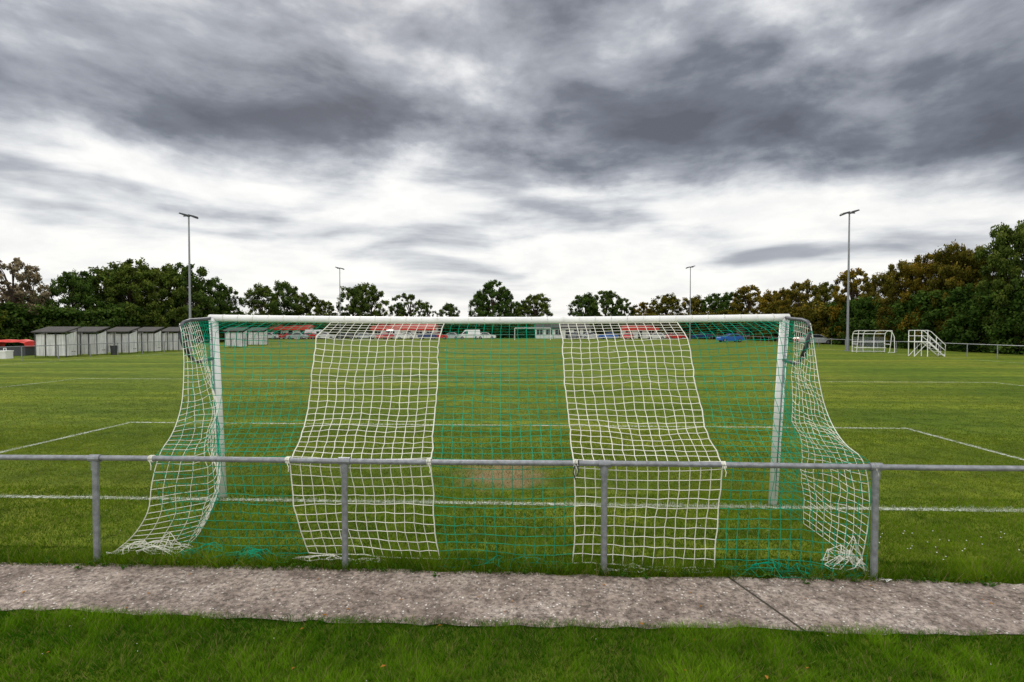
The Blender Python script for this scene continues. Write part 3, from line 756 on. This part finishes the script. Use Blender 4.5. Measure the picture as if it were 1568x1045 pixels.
# ------------------------------------------------------------------ sky
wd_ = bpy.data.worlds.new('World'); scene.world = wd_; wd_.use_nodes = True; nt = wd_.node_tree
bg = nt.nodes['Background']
def Mth(op, a, b=0, c=0, clamp=False):
    n = N(nt, 'ShaderNodeMath', operation=op, use_clamp=clamp)
    for s, v in zip(n.inputs, (a, b, c)):
        if hasattr(v, 'is_output'): nt.links.new(v, s)
        else: s.default_value = v
    return n.outputs[0]
def sstep(v, a, b, lo=0, hi=1):
    n = N(nt, 'ShaderNodeMapRange', interpolation_type='SMOOTHSTEP'); nt.links.new(v, n.inputs['Value']); setin(n, From_Min=a, From_Max=b, To_Min=lo, To_Max=hi); return n.outputs[0]
tc = N(nt, 'ShaderNodeTexCoord').outputs['Generated']
sp = N(nt, 'ShaderNodeSeparateXYZ'); nt.links.new(tc, sp.inputs[0])
zz = Mth('ADD', Mth('MAXIMUM', sp.outputs[2], 0.0), .06)
u = Mth('DIVIDE', sp.outputs[0], zz); v = Mth('DIVIDE', sp.outputs[1], zz)
az = Mth('ARCTAN2', sp.outputs[0], sp.outputs[1])
ez = Mth('POWER', Mth('MAXIMUM', sp.outputs[2], 0.0), .75)     # banks flatten gently towards the horizon
cb_ = N(nt, 'ShaderNodeCombineXYZ'); nt.links.new(az, cb_.inputs[0]); nt.links.new(ez, cb_.inputs[1]); P0 = cb_.outputs[0]
# gentle domain warp gives rolling edges
wn = N(nt, 'ShaderNodeTexNoise'); setin(wn, Scale=3.2, Detail=1, Roughness=.4); nt.links.new(P0, wn.inputs['Vector'])
ws = N(nt, 'ShaderNodeVectorMath', operation='SUBTRACT'); nt.links.new(wn.outputs['Color'], ws.inputs[0]); ws.inputs[1].default_value = (.5, .5, .5)
wm = N(nt, 'ShaderNodeVectorMath', operation='MULTIPLY'); nt.links.new(ws.outputs[0], wm.inputs[0]); wm.inputs[1].default_value = (.16, .06, 0)
wa = N(nt, 'ShaderNodeVectorMath', operation='ADD'); nt.links.new(P0, wa.inputs[0]); nt.links.new(wm.outputs[0], wa.inputs[1]); P1 = wa.outputs[0]
def mapv(sx, sy, ox, oy):
    m = N(nt, 'ShaderNodeMapping'); nt.links.new(P1, m.inputs[0]); m.inputs['Scale'].default_value = (sx, sy, 1); m.inputs['Location'].default_value = (ox, oy, 3.3); m.inputs['Rotation'].default_value = (0, 0, .05); return m.outputs[0]
n1 = noise(nt, 1, 6, .50, mapv(2.4, 6.2, 4, 1))
n2 = noise(nt, 1, 6, .52, mapv(3.6, 10.5, 9, 2))
n3 = noise(nt, 1, 6, .50, mapv(2.6, 12.0, 2, 7))
n4 = noise(nt, 1, 5, .58, mapv(11, 24, 5, 3))
wv = Mth('SUBTRACT', v, Mth('MULTIPLY_ADD', u, .19, 2.45))
wv = Mth('ADD', wv, Mth('MULTIPLY', Mth('SUBTRACT', n1, .5), 2.0))
wv = Mth('ADD', wv, Mth('MULTIPLY', Mth('SUBTRACT', n4, .5), .5))
s_ = sstep(wv, -.45, .65)
D = Mth('ADD', Mth('MULTIPLY_ADD', Mth('SUBTRACT', n2, .46), 1.7, .27), Mth('MULTIPLY', sstep(v, 2.1, 1.25), .28))
D = Mth('MAXIMUM', Mth('ADD', D, Mth('MULTIPLY', Mth('SUBTRACT', n4, .5), .38)), .06)
B = Mth('SUBTRACT', 1.0, Mth('MULTIPLY', Mth('MULTIPLY', sstep(n3, .44, .68), .42), sstep(v, 14, 5)))
B = Mth('ADD', B, Mth('MULTIPLY', Mth('SUBTRACT', n4, .60), .28))
b_ = Mth('ADD', Mth('MULTIPLY', D, Mth('SUBTRACT', 1, s_)), Mth('MULTIPLY', B, s_), clamp=True)
over = sstep(v, 1.1, .2)  # out-of-view sky overhead and behind the camera, brightened for fill light
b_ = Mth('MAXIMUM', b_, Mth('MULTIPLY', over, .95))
col = ramp(nt, b_, [(0, (.095, .10, .12)), (.3, (.18, .195, .23)), (.6, (.42, .44, .485)), (.85, (.80, .81, .82)), (1, (1.05, 1.035, 1.0))])
sky = N(nt, 'ShaderNodeTexSky', sky_type='NISHITA', sun_disc=False)
sky.sun_elevation = math.radians(42); sky.sun_rotation = math.radians(-20)
sk = mixc(nt, 1, sky.outputs[0], (.1, .1, .1), 'MULTIPLY')
fin = mixc(nt, .94, sk, col)
st_ = Mth('MULTIPLY_ADD', over, .45, 1.0)  # extra emission in that unseen sky lifts the overall fill
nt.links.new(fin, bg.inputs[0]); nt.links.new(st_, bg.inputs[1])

sun = bpy.data.lights.new('sun', 'SUN'); sun.energy = 1.5; sun.angle = math.radians(14); sun.color = (1, .96, .9)
so = bpy.data.objects.new('sun', sun); scene.collection.objects.link(so); so.rotation_euler = (math.radians(-48), 0, math.radians(20)); so.location = (-10, 20, 30)

cam = bpy.data.cameras.new('camera'); cam.lens = 820/1568*36; cam.sensor_width = 36; cam.clip_end = 4000; cam.clip_start = .05
co = bpy.data.objects.new('camera', cam); scene.collection.objects.link(co); co.location = (0, 0, CH); co.rotation_euler = (math.radians(90-1.3), 0, YAW)
scene.camera = co
